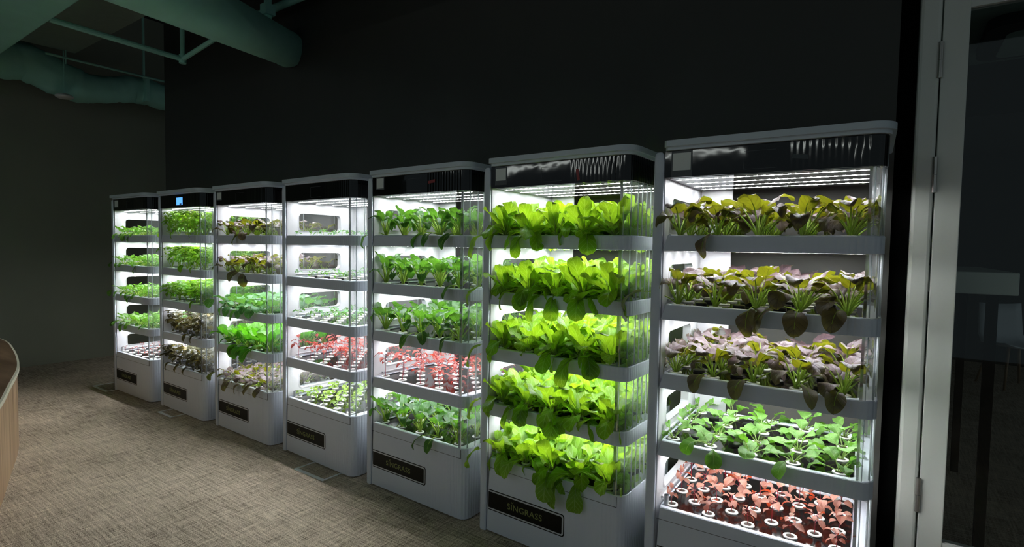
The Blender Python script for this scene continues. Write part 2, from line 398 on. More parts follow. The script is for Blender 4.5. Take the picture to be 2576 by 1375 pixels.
# beyond the glass
def meeting_room():
    t = empty('high_table', (1.0, 1.8, 0))
    tag(t, 'white thick-edged high table standing close behind the glass door', 'table')
    b = MB(); b.box((-0.70, -0.70, 1.225), (0.105, 0.70, 1.325), DOORM, 0.004); b.build('tabletop', t)
    for x in (-0.62, 0.03):
        for y in (-0.6, 0.6):
            l = MB(); l.box((x - 0.02, y - 0.02, 0), (x + 0.02, y + 0.02, 1.226), BLACK); l.build('leg', t)
    f = empty('ceiling_air_unit', (1.45, 2.2, 2.70))
    tag(f, 'rounded ceiling cassette seen through the glass near the door top', 'air unit')
    b = MB(); o = rrect(-0.42, -0.34, 0.42, 0.34, 0.10, 6); i = rrect(-0.33, -0.25, 0.33, 0.25, 0.06, 6)
    b.prism(o, -0.06, 0.0, CEILD, True, False); b.ring(o, -0.06, i, -0.075, CEILD); b.build('housing', f)
    b = MB(); b.prism(i, -0.076, -0.06, SOFFIT); b.build('grille', f)
    for n, (x, y, rz, lab) in enumerate(((1.75, 5.7, 0.5, 'dim shell chair with wooden legs beyond the glass, nearer the door stile'),
                                         (2.55, 5.9, -0.4, 'dim shell chair with wooden legs beyond the glass, half hidden at the frame edge'))):
        c = empty('shell_chair', (x, y, 0), rz); tag(c, lab, 'chair', 'shell chairs in the dark room')
        b = MB(); g = []
        for i in range(9):
            s = i / 8; yy = -0.22 + 0.40 * min(s * 1.8, 1) + 0.08 * max(0, s - .55); zz = 0.45 + 0.42 * max(0, (s - 0.5) * 2) ** 1.1 - 0.02 * math.sin(PI * min(1, s * 2))
            for j in range(7):
                u = j / 3 - 1; g.append((u * (0.24 - 0.03 * s), yy, zz + 0.05 * u * u * (1 if s < .5 else 0.2)))
        b.add(g, [(i * 7 + j, i * 7 + j + 1, i * 7 + j + 8, i * 7 + j + 7) for i in range(8) for j in range(6)], SIGNW)
        sh = b.build('seat_shell', c, True); so = sh.modifiers.new('thick', 'SOLIDIFY'); so.thickness = 0.012
        for sx in (-1, 1):
            for sy in (-1, 1):
                l = MB(); l.tube([(sx * 0.14, sy * 0.12, 0.44), (sx * 0.22, sy * 0.20, 0.0)], [0.016, 0.011], WOODS, 8); l.build('leg', c, True)

def rrect(x0, y0, x1, y1, r, n=5):
    out = []
    for cx, cy, a0 in ((x1 - r, y0 + r, -PI / 2), (x1 - r, y1 - r, 0), (x0 + r, y1 - r, PI / 2), (x0 + r, y0 + r, PI)):
        for i in range(n + 1):
            a = a0 + PI / 2 * i / n; out.append((cx + r * math.cos(a), cy + r * math.sin(a)))
    return out
meeting_room()

# ------------------------------------------------------------ ceiling services
def services():
    b = MB(); b.box((-9 + 1.9, -3.4, 2.90), (-1.0, -0.81, 3.25), TEAL, 0.01)
    tag(b.build('rectangular_duct'), 'wide teal rectangular duct filling the top left corner', 'duct')
    b = MB(); b.box((-6.25, -0.46 - 0.4, 3.30), (-2.2, -0.05, 3.62), SOFFIT)
    tag(b.build('ceiling_beam'), 'dim grey-green beam behind the rectangular duct', 'beam')
    b = MB(); P1 = Vector((-2.573, -0.6, 2.714)); d = P1 - Vector((-3.640, 0.660, 3.056)); P0 = P1 - d * 1.15
    pts = [P0 + d * (i / 24 * 2.1) for i in range(25)]
    b.tube(pts, [0.146 + (0.004 if i in (1, 2) else 0) for i in range(25)], TEAL, 28)
    b.v = [(x, min(y, 0.699), z) for x, y, z in b.v]
    tag(b.build('round_duct', smooth='auto'), 'round teal duct running from the top edge into the dark wall', 'duct')
    # wrapped flexible duct, sagging between hangers
    b = MB(); path = [(-0.75, 3.16), (-0.57, 3.15), (-0.39, 3.17), (-0.11, 3.075), (0.06, 3.03), (0.27, 3.055), (0.42, 3.09), (0.54, 3.13), (0.70, 3.13), (0.88, 3.105), (1.3, 3.1), (2.2, 3.1)]
    rads = [0.19, 0.185, 0.183, 0.18, 0.165, 0.145, 0.14, 0.145, 0.15, 0.145, 0.15, 0.15]
    pts, rr = [], []
    for i in range(len(path) - 1):
        for k in range(7):
            t = k / 7; y = path[i][0] * (1 - t) + path[i + 1][0] * t; z = path[i][1] * (1 - t) + path[i + 1][1] * t
            pts.append((-6.5, y, z)); rr.append((rads[i] * (1 - t) + rads[i + 1] * t) * (1 + 0.02 * math.sin(31 * y) + 0.015 * math.sin(77 * y)))
    b.tube(pts, rr, TEAL, 26)
    for i, v in enumerate(b.v):
        k = noise.noise(Vector(v) * 9) * 0.018 + noise.noise(Vector(v) * 25) * 0.007
        c = Vector((-6.5, v[1], min(path, key=lambda q: abs(q[0] - v[1]))[1])); dd = (Vector(v) - c).normalized(); b.v[i] = tuple(Vector(v) + dd * k)
    tag(b.build('flexible_duct', smooth=True), 'wrinkled wrapped teal duct sagging along the left wall', 'duct')
    b = MB(); b.tube([(-4.27, -0.78, 2.95), (-4.255, 0.088, 2.92)], 0.021, TEAL, 10); b.tube([(-4.255, 0.088, 2.91), (-4.255, 0.088, 4.2)], 0.018, TEAL, 10)
    b.tube([(-4.255, 0.088, 2.92), (-3.45, 0.10, 3.02)], 0.019, TEAL, 10); b.lathe([(0, 2.885), (0.027, 2.885), (0.03, 2.92), (0.027, 2.955), (0, 2.955)], TEAL, (-4.255, 0.088), 12)
    tag(b.build('sprinkler_pipe', smooth='auto'), 'thin teal pipe with an elbow where three pipe runs meet', 'pipe')
    b = MB(); b.tube([(-6.2, -0.3, 3.222), (-6.2, 0.95, 3.218)], 0.012, TEAL, 8)
    for y in (-0.14,): b.tube([(-6.2, y, 3.16), (-6.2, y, 4.2)], 0.006, TEAL, 6)
    tag(b.build('conduit', smooth='auto'), 'slim conduit with a threaded hanger above the wrinkled duct', 'pipe')
    b = MB(); b.tube([(-4.2, 0.462, 3.30), (-2.2, 0.462, 3.30)], 0.03, TEAL, 12)
    tag(b.build('upper_pipe', smooth='auto'), 'teal pipe crossing high above the round duct end', 'pipe')
    b = MB(); b.box((-3.40, 0.30, 3.02), (-3.36, 0.34, 4.2), TEAL); b.box((-3.42, 0.28, 3.16), (-3.34, 0.36, 3.24), TEAL)
    tag(b.build('duct_hanger'), 'short teal hanger holding the round duct near the wall', 'hanger')
    b = MB(); b.box((-6.52, 0.62, 2.99), (-6.33, 0.66, 3.25), TEAL); b.box((-6.44, 0.63, 3.2), (-6.42, 0.65, 4.2), TEAL)
    tag(b.build('strap_hanger'), 'strap hanger around the wrinkled duct by the wall end', 'hanger')
    t = empty('smoke_detector', (-6.3, -0.13, 2.845)); tag(t, 'small pale round detector hanging below the wrinkled duct', 'detector')
    b = MB(); b.lathe([(0, 0.035), (0.05, 0.035), (0.075, 0.02), (0.078, 0.008), (0.06, -0.006), (0, -0.010)], CUP, n=24); b.build('housing', t, True)
    b = MB(); b.tube([(0, 0, 0.03), (0, 0, 1.355)], 0.006, TEAL, 6); b.build('drop_rod', t)
services()

# ------------------------------------------------------------ curved counter
def counter():
    t = empty('curved_counter', (-4.6, -1.6, 0)); tag(t, 'low curved wooden counter with cream edge at the left of the photo', 'counter')
    cp = [(-6.6, -2.0), (-6.55, -1.2), (-6.25, -0.88), (-5.58, -0.80), (-4.95, -0.865), (-4.20, -1.005), (-3.60, -1.18), (-2.99, -1.375), (-2.55, -1.60), (-2.25, -1.92), (-2.15, -2.4)]
    pts = []
    for i in range(len(cp) - 1):
        p0, p1, p2, p3 = (Vector(cp[max(0, min(len(cp) - 1, i + k))]) for k in (-1, 0, 1, 2))
        for k in range(8):
            s = k / 8; q = 0.5 * ((2 * p1) + (p2 - p0) * s + (2 * p0 - 5 * p1 + 4 * p2 - p3) * s * s + (3 * p1 - p0 - 3 * p2 + p3) * s ** 3)
            pts.append((q.x + 4.6, q.y + 1.6))
    pts += [(cp[-1][0] + 4.6, cp[-1][1] + 1.6), (2.45, -2.4), (-2.0, -2.4)]
    ins = []
    n = len(pts)
    for i in range(n):
        a = Vector(pts[i - 1]); c = Vector(pts[(i + 1) % n]); d = (c - a).normalized(); nn = Vector((d.y, -d.x))
        ins.append(tuple(Vector(pts[i]) + nn * 0.012))
    b = MB(); b.prism(ins, 0.0, 0.522, WOODS); b.build('side_panel', t, 'auto', True)
    b = MB(); b.prism(pts, 0.522, 0.548, EDGE); b.build('edge_band', t, 'auto', True)
    b = MB(); b.prism(ins, 0.546, 0.551, WOODT); b.build('countertop', t, 'auto', True)
counter()

# ------------------------------------------------------------ floor box trims
for n, (x0, x1, y0, y1, lab) in enumerate(((-2.356, -2.066, -0.140, 0.16, 'bright metal floor box frame in the carpet before the middle cabinet'),
        (-4.267, -4.03, -0.140, 0.16, 'metal floor box frame in the carpet before the second cabinet from left'),
        (-5.64, -5.30, -0.155, 0.16, 'dim metal floor box frame in the carpet left of the leftmost cabinet'))):
    b = MB(); w = 0.022
    for a, c in (((x0, y0, 0), (x1, y0 + w, 0.004)), ((x0, y1 - w, 0), (x1, y1, 0.004)), ((x0, y0 + w, 0), (x0 + w * .6, y1 - w, 0.003)), ((x1 - w * .6, y0 + w, 0), (x1, y1 - w, 0.003))): b.box(a, c, TRIMM)
    tag(b.build('floor_box_frame'), lab, 'floor box', 'floor box frames in the carpet')

# ------------------------------------------------------------ linear pendant across the room (off frame; it shows in the glossy hoods)
PEND = emit('pendant_light', (0.92, 1.0, 0.95, 1), 4.5)
t = empty('linear_pendant', (-2.1, -4.5, 2.55)); tag(t, 'long thin pendant lamp reflected in the black cabinet hoods', 'lamp')
b = MB(); b.box((-2.3, -0.03, 0.0), (2.1, 0.03, 0.05), BLACK); b.build('lamp_housing', t)
b = MB(); b.box((-2.28, -0.026, -0.012), (2.08, 0.026, 0.0), PEND); b.build('diffuser', t)
for x in (-1.9, 1.7):
    b = MB(); b.tube([(x, 0, 0.05), (x, 0, 1.65)], 0.003, BLACK, 6); b.build('cable', t)

# ------------------------------------------------------------ growing cabinet
L_, W_ = 0.722, 0.556
ZB = 0.3726
TT = [1.4582, 1.1873, 0.9144, 0.6432]          # tray tops
TB = [1.3978, 1.1264, 0.8530, 0.5811]          # tray bottoms
ZH, ZHT, ZLID = 1.6823, 1.785, 1.820

def outline(inset=0.0, r=0.05, flute=0.0030, x0=0.0, right=None, near=None):
    """near side -> corner -> right side -> corner -> far side, counter-clockwise"""
    xr = L_ - (inset if right is None else right); y0 = (inset if near is None else near); y1 = W_ - (inset if near is None else near)
    P = []
    step = 0.0032 if flute else 0.03
    def seg(ax, ay, bx, by):
        n = max(1, int(math.hypot(bx - ax, by - ay) / step)); nx, ny = (by - ay), -(bx - ax); l = math.hypot(nx, ny); nx /= l; ny /= l
        for i in range(n):
            t = i / n; P.append((ax + (bx - ax) * t, ay + (by - ay) * t, nx, ny))
    if flute: P.append((x0, y0, 0, -1)); xs = L_ * 0.60
    else: xs = x0
    seg(xs, y0, xr - r, y0)
    k = 24 if flute else 6
    for i in range(k): a = -PI / 2 + PI / 2 * i / k; P.append((xr - r + r * math.cos(a), y0 + r + r * math.sin(a), math.cos(a), math.sin(a)))
    seg(xr, y0 + r, xr, y1 - r)
    for i in range(k): a = PI / 2 * i / k; P.append((xr - r + r * math.cos(a), y1 - r + r * math.sin(a), math.cos(a), math.sin(a)))
    seg(xr - r, y1, xs, y1); P.append((xs, y1, 0, 1))
    if flute: P.append((x0, y1, 0, 1))
    out = []; s = 0
    for i, (x, y, nx, ny) in enumerate(P):
        if i: s += math.hypot(x - P[i - 1][0], y - P[i - 1][1])
        f = 0
        if flute and 1 < i < len(P) - 2:
            amp = flute * (0.35 + 0.65 * min(1, max(0, (x - L_ * 0.6) / (L_ * 0.33))))
            f = amp * (math.sqrt(abs(math.sin(PI * s / 0.0190))) - 1)
        out.append((x + nx * f, y + ny * f))
    return out

def resample(pts, x0, xr, y0, y1, r):
    """for every outline point its partner on the inner rounded rectangle"""
    out = []
    for x, y in pts:
        X = min(max(x, 0), L_); Y = min(max(y, 0), W_)
        # squash
        nx = x0 + (xr - x0) * X / L_; ny = y0 + (y1 - y0) * Y / W_
        # push to border of rounded rect
        if X > L_ - 0.052 and (Y < 0.052 or Y > W_ - 0.052):
            cy = y0 + r if Y < 0.1 else y1 - r; cyo = 0.05 if Y < 0.1 else W_ - 0.05
            a = math.atan2(Y - cyo, X - (L_ - 0.05)); out.append((xr - r + r * math.cos(a), cy + r * math.sin(a)))
        elif X >= L_ - 0.01: out.append((xr, y0 + r + (y1 - y0 - 2 * r) * (Y - 0.05) / (W_ - 0.1)))
        elif Y < W_ / 2: out.append((x0 + (xr - r - x0) * X / (L_ - 0.05), y0))
        else: out.append((x0 + (xr - r - x0) * X / (L_ - 0.05), y1))
    return out

def tray_part(zb, zt, name, parent, seam=False):
    b = MB(); o = outline(); n = len(o)
    lo = list(o); hi = [((x + 0.017) if i in (0, n - 1) and zb > 0 else x, y) for i, (x, y) in enumerate(o)]
    b.add([(x, y, zb) for x, y in lo] + [(x, y, zt - 0.003) for x, y in hi], [(i, (i + 1) % n, n + (i + 1) % n, n + i) for i in range(n)], WHITE)
    i0 = [(x + (L_ / 2 - x) * 0.006, y + (W_ / 2 - y) * 0.010) for x, y in hi]
    b.ring(hi, zt - 0.003, i0, zt, WHITE)
    i1 = resample(o, 0.014, 0.672, 0.022, W_ - 0.022, 0.028); i1 = [(x, y) for x, y in i1]
    b.ring(i0, zt, i1, zt, WHITE); i2 = [(x + (L_ / 2 - x) * 0.01, y + (W_ / 2 - y) * 0.012) for x, y in i1]
    b.ring(i1, zt, i2, zt - 0.005, WHITE); i3 = [(x + (L_ / 2 - x) * 0.012, y + (W_ / 2 - y) * 0.016) for x, y in i2]
    b.ring(i2, zt - 0.005, i3, zt - 0.012, WHITE)
    nn = len(i3); b.add([(x, y, zt - 0.012) for x, y in i3], [tuple(range(nn))], WHITE)
    b.add([(x, y, zb) for x, y in lo], [tuple(range(n - 1, -1, -1))], WHITE)
    t = b.build(name, parent, 'auto')
    g = MB(); bx = rrect(0.018, 0.028, 0.664, W_ - 0.028, 0.03, 6); g.prism(bx, zt - 0.0115, zt - 0.006, BOARD); g.build('grow_board', t, 'auto')
    return t

def light_bars(parent, z, mirror=False):
    for y in (0.082, 0.213, 0.344, 0.465):
        b = MB(); x0, x1 = 0.020, 0.676
        b.box((x0, y - 0.005, z - 0.0008), (x1, y + 0.005, z), BAR)
        b.add([(x0, y - 0.0022, z - 0.0012), (x0, y + 0.0022, z - 0.0012), (x1, y + 0.0022, z - 0.0012), (x1, y - 0.0022, z - 0.0012)], [(0, 1, 2, 3)], LEDM)
        b.build('light_bar', parent)
    if mirror:
        b = MB(); b.prism(rrect(0.006, 0.02, 0.70, W_ - 0.02, 0.03), z - 0.0004, z + 0.0002, MIRROR); b.build('reflector', parent)

def back_panel(parent):
    b = MB(); xf, xb = 0.0, -0.032; y0, y1 = 0.0105, W_ - 0.004
    cells = [(1.455, 1.70, 1.492, 1.610), (1.19, 1.455, 1.228, 1.342), (0.915, 1.19, 0.957, 1.066), (0.645, 0.915, 0.687, 0.796), (0.375, 0.645, 0.412, 0.520)]
    b.box((xb, y0, 0.0), (xf, y1, 0.375), INNER); b.box((xb, y0, 1.70), (xf, y1, 1.775), INNER)
    for z0, z1, w0, w1 in cells:
        h = rrect(0.095, w0, 0.425, w1, 0.026, 5); n = len(h); oc = []
        for i, (a, c) in enumerate(h):
            q = i // 6; oc.append(((y1, z0), (y1, z1), (y0, z1), (y0, z0))[q])
        for x, fl in ((xf, 1), (xb, -1)):
            vs = [(x, a, c) for a, c in h] + [(x, a, c) for a, c in oc]
            fs = []
            for i in range(n):
                j = (i + 1) % n
                f = (i, n + i, n + j, j) if oc[i] != oc[j] else (i, n + i, j)
                fs.append(f if fl > 0 else f[::-1])
            b.add(vs, fs, INNER)
        b.add([(xf, a, c) for a, c in h] + [(xb, a, c) for a, c in h], [(i, (i + 1) % n, n + (i + 1) % n, n + i) for i in range(n)], INNER)
        # raised lip round the window
        h2 = rrect(0.086, w0 - 0.009, 0.434, w1 + 0.009, 0.033, 5)
        b.add([(xf + 0.004, a, c) for a, c in h] + [(xf + 0.0005, a, c) for a, c in h2], [(i, (i + 1) % n, n + (i + 1) % n, n + i) for i in range(n)], INNER)
        b.add([(xf + 0.004, a, c) for a, c in h] + [(xf, a, c) for a, c in h], [(i, (i + 1) % n, n + (i + 1) % n, n + i) for i in range(n)], INNER)
        # moulded ledge under each window
        b.box((0.0, 0.07, z0 + 0.004), (0.010, 0.50, z0 + 0.012), INNER, 0.003)
    for z in (1.455, 1.19, 0.915, 0.645):
        b.box((xb, y1, z), (xf, y1 + .0005, z + .01), INNER)
    b.add([(xb, y0, .375), (xf, y0, .375), (xf, y0, 1.70), (xb, y0, 1.70)], [(0, 1, 2, 3)], INNER)
    b.add([(xb, y1, .375), (xf, y1, .375), (xf, y1, 1.70), (xb, y1, 1.70)], [(3, 2, 1, 0)], INNER)
    b.build('back_panel', parent)
    # broad white flange on the wall side
    f = MB(); f.box((0.001, W_ - 0.010, ZB), (0.143, W_ - 0.002, ZH), INNER, 0.002); f.build('side_flange', parent)

def post(parent, y, s):
    b = MB(); prof = []
    n = 20; cx = -0.023
    def ring(z, k=1.0):
        out = []
        for i in range(n):
            a = 2 * PI * i / n; out.append((cx + 0.020 * k * math.copysign(abs(math.cos(a)) ** 0.8, math.cos(a)), y + 0.0075 * k * math.copysign(abs(math.sin(a)) ** 0.8, math.sin(a)), z))
        return out
    zs = [(0.0, 0.9), (0.006, 1.0), (0.345, 1), (0.3465, 0.97), (0.348, 1), (0.80, 1), (0.8015, .97), (0.803, 1), (1.09, 1), (1.0915, .97), (1.093, 1), (1.425, 1), (1.4265, .97), (1.428, 1), (1.70, 1), (1.7015, .97), (1.703, 1), (1.745, 1), (1.765, 0.93), (1.776, 0.78), (1.782, 0.5), (1.783, 0.05)]
    vs = []
    for z, k in zs: vs += ring(z, k)
    fs = [(i * n + k, i * n + (k + 1) % n, (i + 1) * n + (k + 1) % n, (i + 1) * n + k) for i in range(len(zs) - 1) for k in range(n)]
    b.add(vs, fs, WHITE); b.build('post', parent, 'auto')

def guard(parent, z0, z1):
    r = 0.048; x0 = 0.688; y0 = 0.004; y1 = W_ - 0.004; xr = L_ - 0.003
    def path(off):
        P = [(x0, y0 + off)]
        for i in range(7): a = -PI / 2 + PI / 2 * i / 6; P.append((xr - r + (r - off) * math.cos(a), y0 + r + (r - off) * math.sin(a)))
        for i in range(7): a = PI / 2 * i / 6; P.append((xr - r + (r - off) * math.cos(a), y1 - r + (r - off) * math.sin(a)))
        P.append((x0, y1 - off)); return P
    b = MB(); o = path(0); b.ring(o, z0, o, z1, ACR, closed=False)
    g = b.build('acrylic_guard', parent, True)
    rb = MB()
    for y in (0.030, 0.083, 0.127, 0.173, 0.219, 0.265):
        x = xr - 0.002 if y >= 0.05 else xr - 0.010
        rb.tube([(x, y, z0 + 0.001), (x, y, z1 - 0.001)], 0.0030, RIB, 6)
    rb.tube([(x0, y0 + 0.001, z0 + 0.001), (x0, y0 + 0.001, z1 - 0.001)], 0.0016, RIB, 5)
    rb.build('guard_rib', g, True)

def make_cabinet():
    c = empty('growing_cabinet')
    # base
    base = tray_part(0.006, ZB, 'base_cabinet', c)
    s = MB(); z = 0.322
    s.box((0.004, -0.0006, z), (0.690, 0.002, z + 0.0018), SEAM); s.box((0.690, -0.0006, z), (0.6918, 0.002, ZB - 0.006), SEAM); s.build('drawer_seam', base)
    o = MB(); o.tube([(0.030, 0.045, ZB - 0.008), (0.030, 0.045, ZB + 0.036)], 0.010, INNER, 12, cap=False); o.tube([(0.030, 0.045, ZB - 0.008), (0.030, 0.045, ZB + 0.030)], 0.0075, BLACK, 10)
    o.build('overflow_tube', base, True)
    for zb, zt in zip(TB, TT):
        t = tray_part(zb, zt, 'tray', c); light_bars(t, zb - 0.0002)
    back_panel(c); post(c, 0.002, -1); post(c, W_ + 0.006, 1)
    zs = [ZB] + TT[::-1]; ze = TB[::-1] + [ZH]
    for a, d in zip(zs, ze): guard(c, a + 0.0004, d - 0.0004)
    # hood
    b = MB(); ol = outline(flute=0.0022); b.prism(ol, ZH, ZHT, BLACKG); h = b.build('hood', c, 'auto'); light_bars(h, ZH - 0.001, True)
    s = MB()
    for q in ((0.288, 0.393, 1.760), (0.288, 0.393, 1.696)): s.box((q[0], -0.0008, q[2]), (q[1], 0.001, q[2] + 0.0012), SEAM)
    s.box((0.287, -0.0008, 1.696), (0.2882, 0.001, 1.7612), SEAM); s.build('display_window', h)
    # lid: stepped, rounded right corners and left corner
    def lid_o(near, far, xr, r):
        P = [(0.0, near + 0.02), (0.004, near + 0.008), (0.014, near)]
        for cx, cy, a0 in ((xr - r, near + r, -PI / 2), (xr - r, far - r, 0)):
            for i in range(9): a = a0 + PI / 2 * i / 8; P.append((cx + r * math.cos(a), cy + r * math.sin(a)))
        return P + [(0.0, far)]
    b = MB(); b.prism(lid_o(-0.034, W_ + 0.02, L_ + 0.018, 0.075), 1.797, ZLID, GREYW); b.prism(lid_o(-0.016, W_ + 0.01, L_ + 0.006, 0.06), ZHT, 1.797, GREYW)
    b.build('lid', c, 'auto', True)
    # name plate
    pl = MB()
    def plate(x1, z0, z1, r, y, M):
        pts = [(0.012, z0), (x1 - r, z0)] + [(x1 - r + r * math.cos(a), z0 + r + r * math.sin(a)) for a in [-PI / 2 + PI / 2 * i / 5 for i in range(1, 6)]]
        pts += [(x1 - r + r * math.cos(a), z1 - r + r * math.sin(a)) for a in [PI / 2 * i / 5 for i in range(6)]] + [(0.012, z1)]
        n = len(pts); pl.add([(x, y, z) for x, z in pts] + [(x, 0.001, z) for x, z in pts], [tuple(range(n))] + [(i, n + i, n + (i + 1) % n, (i + 1) % n) for i in range(n)], M)
    plate(0.443, 0.112, 0.214, 0.014, -0.0008, SIGNB); plate(0.438, 0.1165, 0.2095, 0.011, -0.0012, SIGNW); plate(0.4305, 0.1235, 0.2025, 0.006, -0.0017, SIGNB)
    p = pl.build('name_plate', c)
    t = text_mesh('SINGRASS', 0.028, LETTER, 'lettering', p, (0.126, -0.0019, 0.1485))
    w = max(v.co.x for v in t.data.vertices) - min(v.co.x for v in t.data.vertices); t.scale = (0.198 / w, 1, 1)
    lf = MB()
    for sx, l in ((-1, 0.010), (1, 0.013)):
        lf.add([(0.1565, -0.0022, 0.180), (0.1565 + sx * 0.002, -0.0022, 0.186), (0.1565 + sx * 0.007, -0.0022, 0.180 + l), (0.1565 + sx * 0.006, -0.0022, 0.184)], [(0, 1, 2, 3)], LETTER)
    lf.build('sprout_mark', p)
    return c

cab0 = make_cabinet()
UX = [-0.0946, -0.9465, -1.8041, -2.6687, -3.5378, -4.4234, -5.2995]
UY = [0.0, -0.0011, 0.0084, 0.0131, -0.0062, -0.0249, -0.0658]
UR = [0.0271, -0.0231, -0.0239, -0.0336, -0.0164, -0.0122, 0.0100]
CL = ['tall white growing cabinet beside the glass door with purple pak choi on top',
      'tall white growing cabinet overflowing with bright romaine lettuce on all tiers',
      'tall white growing cabinet with dark pak choi above and below a red amaranth tier',
      'middle growing cabinet with sparse seedlings, bare window panels and one red tier',
      'growing cabinet mixing purple pak choi, pale greens and bright pak choi, third from left',
      'growing cabinet with blue display, dense green tiers above two dark leafy tiers',
      'leftmost growing cabinet with four green tiers and sparse pink sprouts below']
cabs = []
for i in range(7):
    c = cab0 if i == 0 else copy_tree(cab0)
    c.location = (UX[i], UY[i], 0); c.rotation_euler[2] = UR[i]
    tag(c, CL[i], 'growing cabinet', 'white tiered growing cabinets along the dark wall')
    cabs.append(c)
STK = {0: (0.024, 0.104, 1.684, 1.783), 1: (0.024, 0.093, 1.696, 1.781), 2: (0.031, 0.099, 1.715, 1.784), 4: (0.012, 0.084, 1.718, 1.781), 6: (0.028, 0.114, 1.711, 1.779)}
for i, (x0, x1, z0, z1) in STK.items():
    k = x1 - x0; s = MB(); s.box((x0, -0.0012, z0), (x1, 0.0005, z1), SEAM)
    s.box((x0 + 0.07 * k, -0.0018, z0 + (0.24 if i < 2 else 0.1) * (z1 - z0)), (x1 - 0.07 * k, -0.0010, z1 - 0.09 * (z1 - z0)), STICK)
    o = s.build('sticker', cabs[i]); o['label'] = 'pale square sticker on a dark backing'
for i, M, ps, lab in ((2, TAPER, [(0.443, 1.727), (0.493, 1.732), (0.493, 1.748), (0.443, 1.741)], 'slanted red tape strip'), (1, TAPER, [(0.472, 1.692), (0.484, 1.693), (0.478, 1.741), (0.464, 1.741)], 'upright red tape strip'),
                 (0, TAPEG, [(0.444, 1.724), (0.493, 1.719), (0.494, 1.733), (0.446, 1.738)], 'grey tape strip')):
    s = MB(); s.add([(x, -0.0014, z) for x, z in ps] + [(x, 0.0005, z) for x, z in ps], [(0, 1, 2, 3), (0, 4, 5, 1), (1, 5, 6, 2), (2, 6, 7, 3), (3, 7, 4, 0)], M)
    o = s.build('adhesive_tape', cabs[i]); o['label'] = lab
SCREEN = emit('lit_blue_screen', srgb(70, 130, 215), 0.75)
s = MB(); s.box((0.296, -0.0014, 1.700), (0.402, 0.001, 1.760), SCREEN); s.box((0.352, -0.0018, 1.703), (0.386, -0.0012, 1.712), SEAM)
o = s.build('display_screen', cabs[5]); o['label'] = 'lit pale blue display screen'

# ------------------------------------------------------------ plants
def leaf(fo, stm, p0, az, th0, lp, lb, wd, M, SMt, rs, droop=0.5, pet_curve=0.25, prof='ovate', fold=0.25, cr=0.003, ruf=0.0, nl=8, nw=4, rad=0.0028, rib=0.5, roll=0.0, limit=None, th_end=None, curl=0.0):
    pos = Vector(p0); th = th0; path = [pos.copy()]; ns = 4
    for i in range(ns):
        th -= pet_curve / ns; pos = pos + Vector((math.cos(az) * math.cos(th), math.sin(az) * math.cos(th), math.sin(th))) * (lp / ns); path.append(pos.copy())
    side = Vector((-math.sin(az), math.cos(az), 0)); rows = []; ph = rs.random() * 6; ribp = [path[-1].copy()]
    start_th = th; vp = 0.0
    for i in range(nl + 1):
        v = (i / nl) * 0.45 + 0.55 * (0.5 - 0.5 * math.cos(PI * i / nl)); dv = v - vp; vp = v
        if i:
            th = start_th - droop * (v ** 1.2)
            pos = pos + Vector((math.cos(az) * math.cos(th), math.sin(az) * math.cos(th), math.sin(th))) * (lb * dv)
            ribp.append(pos.copy())
        t = Vector((math.cos(az) * math.cos(th), math.sin(az) * math.cos(th), math.sin(th)))
        n = side.cross(t) * -1
        if n.z < 0 and abs(th) < PI / 2: n = -n
        n = Vector((-math.cos(az) * math.sin(th), -math.sin(az) * math.sin(th), math.cos(th)))
        s2 = side * math.cos(roll) + n * math.sin(roll); n2 = n * math.cos(roll) - side * math.sin(roll)
        if prof == 'ovate': w = math.sin(PI * (0.03 + 0.97 * v) ** 0.88) ** 0.55 if v < 1 else 0
        elif prof == 'spoon': w = (0.15 + 0.85 * math.sin(PI / 2 * min(1, v * 1.7)) ** 1.3) * (1 - max(0, (v - 0.52) / 0.48) ** 2.3) ** 0.5 if v < 1 else 0
        elif prof == 'romaine': w = (0.16 + 0.84 * min(1, v * 1.55) ** 0.85) * (1 - max(0, (v - 0.60) / 0.40) ** 2.8) ** 0.5 if v < 1 else 0
        else: w = math.sin(PI * (v * 0.97 + 0.02)) ** 0.9 * (1.15 - 0.5 * v)
        w = max(w, 0.02) * wd / 2
        row = []
        for j in range(nw + 1):
            u = 2 * j / nw - 1
            q = pos + s2 * (u * w * math.cos(fold * abs(u))) + n2 * (abs(u) ** 1.5 * w * math.sin(fold))
            q = q + n2 * (cr * math.sin(9 * v + ph + 3 * u) * (0.25 + 0.75 * abs(u)) + ruf * u * u * math.sin(17 * v + ph + 2.2 * (u > 0)) - curl * abs(u) ** 3 * w)
            row.append(q)
        rows.append(row)
    vs = [q for r in rows for q in r]; k = nw + 1
    if limit: vs = [limit(q) for q in vs]
    uvs = [(j / nw, i / nl) for i in range(nl + 1) for j in range(k)]
    fo.add(vs, [(i * k + j, (i + 1) * k + j, (i + 1) * k + j + 1, i * k + j + 1) for i in range(nl) for j in range(nw)], M, uvs)
    full = path + ribp[1:max(2, int(nl * rib))]
    if limit: full = [limit(q) for q in full]
    m_ = len(full)
    rr = [rad * (1.25 - 0.5 * min(1, i / 4)) if i <= 4 else rad * 0.75 * (1 - (i - 4) / (m_ - 3.0)) + 0.0004 for i in range(m_)]
    stm.tube(full, rr, SMt, 5, cap=False)

def sl(v, lo, hi, k=0.03):
    if v > hi - k: v = hi - k * math.exp(-(v - hi + k) / k)
    if v < lo + k: v = lo + k * math.exp((v - lo - k) / k)
    return v
def limiter(x0, x1, z1, y1=0.12, y0=-9):
    def f(q): return Vector((sl(q[0], x0, x1), sl(q[1], y0, y1), min(sl(q[2], -9, z1, 0.02), z1)))
    return f

